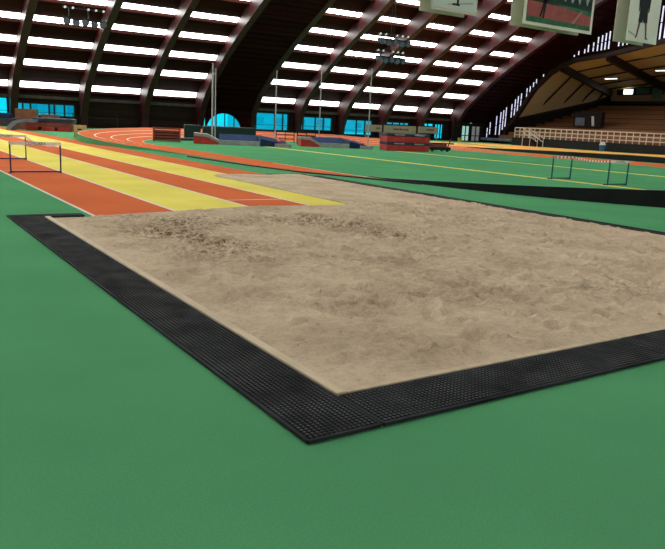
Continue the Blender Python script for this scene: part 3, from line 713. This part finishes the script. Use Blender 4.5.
for i, (z, lab) in enumerate(((0, 'red crash mat with navy top band, bottom of the stack'), (.55, 'red crash mat with navy top band, top of the stack'))):
    t = thing('crash_mat', lab, 'crash mat', (28.3, 36.95, z+.004), R(-15), 'red crash mats in the stack')
    MB().box(0, 3.0, 0, 1.25, 0, .36).build('foam', 'red_vinyl', t, .04)
    MB().box(-.015, 3.015, -.015, 1.265, .36, .55).build('cover_band', 'navy_vinyl', t, .03)
    for k in (.5, 1.9): MB().box(k, k+.7, -.03, -.016, .42, .5).build('patch', 'grey_vinyl', t)
t = thing('mat_trolley', 'dark red trolley of folded gear right of the red crash mats', 'trolley', (33.2, 37.4, .003), R(-10))
MB().box(-1.0, .6, -.4, .5, .1, .3).build('deck', 'black_metal', t); MB().box(-.95, .3, -.35, .45, .3, .5).build('load', 'maroon', t); MB().box(-.8, .9, -.3, .4, .5, .58).build('board', 'black_metal', t)
for sx in (-.8, .4):
    for sy in (-.3, .4): MB().tube((sx, sy-.03, .1), (sx, sy+.03, .1), .1).build('wheel', 'black_metal', t)
MB().bar((.6, 0, .3), (.85, 0, .95), .05).build('handle', 'black_metal', t)
# slatted maroon crate / hurdle rack
t = thing('slatted_rack', 'low maroon slatted rack standing on the green infield, left of the green bales', 'rack', (15.75, 42.4, .004), R(-20))
for sx in (-.75, .75):
    for sy in (-.5, .5): MB().box(sx-.04, sx+.04, sy-.04, sy+.04, 0, .82).build('post', 'maroon', t)
for k in range(5): MB().box(-.8, .8, -.56, -.52, .06+k*.165, .16+k*.165).build('slat', 'maroon', t)
for k in range(5): MB().box(-.78, .78, .52, .56, .06+k*.165, .16+k*.165).build('slat', 'maroon', t)
for k in range(5): MB().box(-.82, -.78, -.5, .5, .06+k*.165, .16+k*.165).build('slat', 'maroon', t)
MB().box(-.75, .75, -.5, .5, .05, .6).build('content', 'darkwall', t)
tag(MB().box(-.9, .9, -.5, .5, 0, .16).build('floor_pad', 'navy_vinyl', bevel=.03), 'flat navy pad on the green floor right of the slatted rack', 'pad').location = (18.2, 44.8, .004)
g1 = MB().box(0, 1.1, 0, 1.0, 0, .98).build('covered_bale', 'green_vinyl', bevel=.06); g1.location = (18.7, 47.0, .5*0+.004); g1.rotation_euler.z = R(-20); tag(g1, 'square dark green covered bale, left of the long green one', 'bale', 'dark green covered bales')
g2 = MB().box(0, 3.6, 0, 1.3, 0, .95).build('covered_bale', 'green_vinyl', bevel=.08); g2.location = (19.95, 46.6, .004); g2.rotation_euler.z = R(-18); tag(g2, 'long dark green covered bale behind the left landing mat', 'bale', 'dark green covered bales')
for i, (x, y, lab) in enumerate(((26.2, 46.4, 'black crowd barrier behind the pole, leftmost of three'), (27.7, 45.9, 'black crowd barrier between the landing mats, middle one of three'), (26.9, 44.6, 'black crowd barrier nearest the right landing mat, lowest of three'))):
    t = thing('crowd_barrier', lab, 'barrier', (x, y, .004), R(-25), 'row of black frames between the landing mats')
    for s in (-.65, 0, .65): MB().box(s-.025, s+.025, -.025, .025, 0, .85).build('post', 'black_metal', t)
    for z in (.25, .55, .83): MB().box(-.68, .68, -.02, .02, z-.03, z+.03).build('rail', 'black_metal', t)
    for s in (-.65, .65): MB().box(s-.03, s+.03, -.3, .3, 0, .05).build('foot', 'black_metal', t)
# gear at the left
t = thing('plyometric_box', 'small plywood box on the green strip at the start of the track turn', 'box', (11.5, 45.7, .002), R(-22))
MB().box(-.33, .33, -.3, .3, 0, .7).build('body', 'ply', t, .01); MB().box(-.12, .12, -.305, -.3, .42, .5).build('hand_hole', 'darkwall', t)
t = thing('landing_pad', 'dark navy high jump pad on red blocks below the left windows', 'landing mat', (12.0, 56.6, .004), R(-22))
MB().box(-1.6, 1.7, -.6, 1.4, .28, .62).build('base', 'maroon', t, .04)
MB().box(-1.0, 1.75, -.65, 1.5, .62, .92).build('pad', 'navy_vinyl', t, .06)
for k in range(3): MB().box(-1.5+k*1.1, -.6+k*1.1, -.7, 1.3, 0, .28).build('block', 'red_vinyl', t, .02)
b = MB(); pr = []
for k in range(11):
    a = R(90)*k/10; pr.append((-1.35+1.25*math.sin(a)-.0, .0, .82*math.sin(R(90)*min(1, k/6.))))
prof = [(-1.4, .0), (-1.25, .35), (-.9, .66), (-.4, .78), (.5, .82)]
inn = [(.5, .62), (-.3, .58), (-.7, .45), (-.98, .2), (-1.05, 0)]
bm_ = MB().prism([(x, 0, z) for x, z in prof+inn], (0, 1.3, 0)).build('bent_mat', 'slate'); bm_.location = (10.15, 54.8, .004); bm_.rotation_euler.z = R(-22)
tag(bm_, 'slate blue mat bent over at the left end of the navy pad', 'mat')
for i, (x, y, z, w, h, lab) in enumerate(((11.0, 59.3, .0, 1.5, 1.5, 'tall brown carton behind the bent slate mat'), (12.6, 58.8, .0, 1.2, 1.15, 'lower brown carton behind the navy pad, right of the tall one'))):
    t = thing('carton', lab, 'carton', (x, y, .004), R(-22), 'brown cartons')
    MB().box(-w/2, w/2, -.4, .4, 0, h).build('box', 'carton', t, .01)
    MB().box(-w/2, w/2, -.03, .03, h, h+.006).build('packing_tape', 'ply', t)
    MB().box(-w/2-.005, w/2+.005, -.406, -.4, h*.48, h*.5).build('seam', 'darkwall', t)
t = thing('equipment_trolley', 'dark blue equipment trolley at the far left picture edge', 'trolley', (9.3, 58.5, .004), R(-20))
MB().box(-1.0, .7, -.5, .5, .2, .8).build('body', 'navy_vinyl', t, .04); MB().box(-.9, .5, -.4, .4, .8, 1.15).build('load', 'blue_vinyl', t, .05)
for sx in (-.7, .5):
    for sy in (-.4, .4): MB().tube((sx, sy-.04, .1), (sx, sy+.04, .1), .1).build('wheel', 'black_metal', t)
for sx in (-.7, .5): MB().box(sx-.04, sx+.04, -.4, .4, .08, .22).build('axle', 'black_metal', t)
t = thing('high_bar', 'thin dark bar on two posts beside the plywood box', 'bar', (16.3, 60.0, .004), R(-20))
MB().box(-2.2, 2.2, -.025, .025, 1.02, 1.07).build('crossbar', 'black_metal', t)
for s in (-1.7, 1.7): MB().box(s-.03, s+.03, -.03, .03, 0, 1.35).build('post', 'black_metal', t)
# small things at the right
t = thing('litter_bin', 'blue bin with a white bag before the black stand wall', 'bin', (63.4, 46.9, .003))
MB().tube((0, 0, 0), (0, 0, .62), .24, .3, 14).build('bin', 'blue_plastic', t); MB().tube((0, 0, .62), (0, 0, .95), .34, .2, 14).build('bag', 'white_plastic', t)
t = thing('yellow_bucket', 'small yellow bucket by the glazed doors', 'bucket', (62.6, 67.0, .003))
MB().tube((0, 0, 0), (0, 0, .42), .22, .28, 14).build('bucket', 'yel_plastic', t); MB().tube((0, 0, .42), (0, 0, .47), .3, .3, 14).build('rim', 'yel_plastic', t)
t = thing('padded_bench', 'low dark slate bench below the first slit windows', 'bench', (66.6, 64.6, .003))
MB().box(-.3, .4, -2.6, 2.6, .3, .62).build('pad', 'slate', t, .05)
for s in (-2.2, 0, 2.2): MB().box(-.2, .3, s-.06, s+.06, 0, .3).build('leg', 'black_metal', t)
# signboards in front of the back wall
def mark(b, cx_, w, seed):
    rnd = random.Random(seed); x = cx_-w/2
    while x < cx_+w/2:
        ww = rnd.uniform(.08, .2); hh_ = rnd.uniform(.12, .26); b.box(x, x+ww, -.075, -.06, .42-hh_/2, .42+hh_/2); x += ww+.06
for (a, b_, z0, z1, mc, mw, lab) in ((49.75, 52.2, .75, 1.55, 51.6, .6, 'beige signboard partly behind the rightmost pole'), (52.5, 57.4, .72, 1.58, 55.0, 2.2, 'long beige signboard with dark lettering above the red crash mats'), (57.75, 61.0, .82, 1.6, 59.6, 1.1, 'beige signboard at the right of the row below the small windows')):
    t = thing('signboard', lab, 'signboard', ((a+b_)/2, 69.35, z0), 0, 'beige signboards along the back wall')
    w = (b_-a)/2
    MB().box(-w, w, -.06, .0, 0, z1-z0).build('board', 'sign', t)
    mb = MB(); mark(mb, mc-(a+b_)/2, mw, int(a)); mb.build('lettering', 'ink', t)
    for s in (-w+.15, w-.15): MB().box(s-.09, s+.09, .0, .08, -z0+.002, z1-z0).build('post', 'beige', t)

# ------------------------------------------------------------------ hanging banners
def banner_root(x0, x1, y, zb, zt, label, back):
    t = thing('banner', label, 'banner', ((x0+x1)/2, y, zb), 0, 'hanging double banners')
    w = (x1-x0)/2; h = zt-zb
    MB().box(-w, w, -.02, .0, 0, h).build('front_sheet', 'banner_w' if back else 'banner', t)
    MB().box(-w, w, .62, .64, 0, h).build('rear_sheet', 'banner', t)
    MB().box(-w, w, -.02, .64, h, h+.05).build('top_bar', 'black_metal', t)
    for s in (-w+.2, w-.2): MB().box(s-.01, s+.01, .24, .26, h+.05, 18.3-zb).build('cable', 'black_metal', t)
    return t, w, h
BY = 20.0
def P_(x, z, y=-.024): return (x, y, z)
# 1 pale banner with an athlete's feet
t, w, h = banner_root(16.86, 18.98, BY, 5.57, 8.6, 'pale green hanging banner, leftmost of the three', False)
MB().box(-w+.08, w-.06, -.024, -.02, .1, h-.1).build('print', 'pale', t)
b = MB(); x_ = .12
b.box(x_-.05, x_+.05, -.03, -.024, .28, 1.3); b.box(x_-.25, x_+.1, -.03, -.024, .23, .3); b.build('figure_print', 'p_dark', t)
MB().prism([P_(x_-.5, .2), P_(w-.2, .36), P_(w-.2, .43), P_(x_-.42, .27)], (0, -.002, 0)).build('shadow_print', 'p_shadow', t)
# 2 running track photograph
t, w, h = banner_root(21.38, 25.4, BY, 5.58, 8.5, 'wide hanging banner showing a red running track and trees', True)
z0, z1, xl, xr = .12, h-.12, -w+.14, w-.14
MB().box(xl, xr, -.024, -.02, z0, z1).build('print', 'p_red', t)
MB().prism([P_(xl, z0, -.026), P_(xr, z0, -.026), P_(xr, z0+.17, -.026), P_(xl, z0+.21, -.026)], (0, -.003, 0)).build('grass_print', 'p_green', t)
MB().prism([P_(xl+1.2, .92, -.026), P_(xr, .66, -.026), P_(xr, .84, -.026), P_(xl+1.2, .99, -.026)], (0, -.003, 0)).build('grass_print', 'p_green', t)
MB().prism([P_(xl, .88, -.026), P_(xr, .8, -.026), P_(xr, 1.05, -.026), P_(xl, 1.08, -.026)], (0, -.002, 0)).build('tree_line_print', 'p_tree', t)
MB().box(xl, xr, -.027, -.025, 1.04, z1).build('sky_print', 'p_sky', t)
rnd = random.Random(3)
for k in range(9):
    c_ = xl+.1+(xr-xl-.2)*k/8; hh_ = rnd.uniform(.35, .7)
    MB().prism([P_(max(xl, c_-.24), .9, -.03), P_(min(xr, c_+.24), .9, -.03), P_(min(xr, c_+.1), .95+hh_*.8, -.03), P_(c_, 1.0+hh_, -.03), P_(max(xl, c_-.14), .95+hh_*.6, -.03)], (0, -.001, 0)).build('tree_print', 'p_tree', t)
MB().prism([P_(xl+2.6, z0+.18, -.03), P_(xl+2.72, z0+.18, -.03), P_(xl+3.2, .8, -.03), P_(xl+3.1, .8, -.03)], (0, -.001, 0)).build('lane_print', 'p_lane', t)
b = MB(); x_ = xl+.92
b.prism([P_(x_-.05, .3, -.034), P_(x_+.05, .3, -.034), P_(x_+.16, 1.0, -.034), P_(x_+.02, 1.0, -.034)], (0, -.001, 0)); b.prism([P_(x_-.22, .34, -.034), P_(x_-.12, .34, -.034), P_(x_+.08, .95, -.034), P_(x_-.02, .95, -.034)], (0, -.001, 0))
b.prism([P_(x_-.08, .9, -.034), P_(x_+.26, .9, -.034), P_(x_+.26, 1.7, -.034), P_(x_-.02, 1.7, -.034)], (0, -.001, 0)); b.build('runner_print', 'p_dark', t)
# 3 standing figure on a white ground
t, w, h = banner_root(27.7, 29.85, BY, 5.6, 9.0, 'hanging banner with a dark standing figure, rightmost of the three', True)
MB().box(-w+.05, w-.05, -.024, -.02, .06, h-.06).build('print', 'banner_w', t)
MB().prism([P_(-w+.1, .42, -.026), P_(-.35, .22, -.026), P_(-.35, .17, -.026), P_(-w+.1, .33, -.026)], (0, -.001, 0)).build('shadow_print', 'p_shadow', t)
b = MB(); x_ = -.08
for s in (-1, 1):
    b.prism([P_(x_+s*.34-.05, .2, -.03), P_(x_+s*.34+.05, .2, -.03), P_(x_+s*.2+.08, .9, -.03), P_(x_+s*.2-.07, .9, -.03)], (0, -.001, 0))
    b.prism([P_(x_+s*.36-.08, .15, -.03), P_(x_+s*.36+s*.08+.08, .15, -.03), P_(x_+s*.34+.05, .23, -.03), P_(x_+s*.34-.05, .23, -.03)], (0, -.001, 0))
b.build('leg_print', 'p_skin', t)
b = MB()
b.prism([P_(x_-.32, .82, -.032), P_(x_-.03, .8, -.032), P_(x_, .93, -.032), P_(x_+.05, .8, -.032), P_(x_+.32, .82, -.032), P_(x_+.27, 1.3, -.032), P_(x_+.38, 1.85, -.032), P_(x_+.3, 2.1, -.032), P_(x_-.3, 2.1, -.032), P_(x_-.38, 1.85, -.032), P_(x_-.27, 1.3, -.032)], (0, -.001, 0))
for s in (-1, 1): b.prism([P_(x_+s*.42, 1.9, -.033), P_(x_+s*.34, 2.0, -.033), P_(x_+s*.29, 1.25, -.033), P_(x_+s*.36, 1.25, -.033)], (0, -.001, 0))
b.build('outfit_print', 'p_dark', t)

# ------------------------------------------------------------------ hanging lamp racks
def rack(loc, label, n, wide, gap):
    t = thing('lamp_rack', label, 'lamp rack', loc, 0, 'hanging lamp racks')
    MB().box(-wide/2, wide/2, -.05, .05, gap, gap+.07).build('upper_bar', 'black_metal', t)
    MB().box(-wide/2, wide/2, -.06, .06, -.05, .05).build('lower_bar', 'black_metal', t)
    for s in (-wide*.35, wide*.1): MB().box(s-.03, s+.03, -.03, .03, .05, gap).build('strut', 'black_metal', t)
    MB().box(-.02, .02, -.01, .01, gap+.07, 18.2-loc[2]).build('cable', 'black_metal', t)
    for k in range(n):
        if n == 6 and k == 2: continue
        x_ = -wide/2+.1+(wide-.2)*k/(n-1)
        MB().tube((x_, -.1, gap+.02), (x_, .05, gap+.02), .06, .05, 10).build('small_lamp', 'dim_lamp', t)
    for k in range(5):
        x_ = -wide/2+.15+(wide-.3)*k/4; z_ = -.05-.05*(k % 2)
        h_ = MB().tube((x_, -.2, z_-.12), (x_, .14, z_), .2, .11, 12).build('lamp_head', 'black_metal', t)
        MB().tube((x_, -.23, z_-.13), (x_, -.19, z_-.12), .16, .16, 12).build('lens', 'slate', h_)
    return t
rack((10.42, 40.0, 6.2), 'dark rack of lamps hanging in front of the skylights at top left', 6, 2.15, .5)
rack((27.6, 36.0, 6.62), 'dark rack of lamps hanging mid roof, upper of two', 6, 2.3, .25)
rack((27.85, 36.6, 5.66), 'dark rack of lamps hanging mid roof, lower of two', 6, 2.1, .33)

# ------------------------------------------------------------------ outside
tag(MB().box(-40, 130, 72, 200, -.3, -.1).build('outside_ground', 'snow'), 'pale ground outside the back windows', 'ground', kind='structure')
for i, (x, y, w, d, h, lab) in enumerate(((22, 96, 9, 8, 4.2, 'pale house seen through the windows behind the cartons'), (62, 108, 16, 8, 4.0, 'pale house seen through the windows right of the solid bay'), (84, 112, 14, 8, 3.6, 'pale house seen through the windows behind the right landing mat'))):
    t = thing('house', lab, 'house', (x, y, -.1), 0, 'houses outside the windows')
    MB().box(-w/2, w/2, 0, d, 0, h*.7).build('wall', 'house', t)
    MB().prism([(-w/2-.3, -.3, h*.7), (w/2+.3, -.3, h*.7), (w/2+.3, d/2, h), (-w/2-.3, d/2, h)], (0, .01, .15)).build('roof', 'house_r', t)
    for k in range(4): MB().box(-w/2+w*(k+.3)/4, -w/2+w*(k+.7)/4, -.06, 0, h*.25, h*.5).build('window', 'house_w', t)

# ------------------------------------------------------------------ world and view
wd = bpy.data.worlds.new('world'); bpy.context.scene.world = wd; wd.use_nodes = True
bg = wd.node_tree.nodes['Background']; bg.inputs[0].default_value = (.004, .6, .8, 1); bg.inputs[1].default_value = 1.45
sc = bpy.context.scene
sc.view_settings.view_transform = 'Standard'; sc.view_settings.look = 'None'; sc.view_settings.gamma = 1; sc.view_settings.use_curve_mapping = False
sc.view_settings.exposure = 0.0
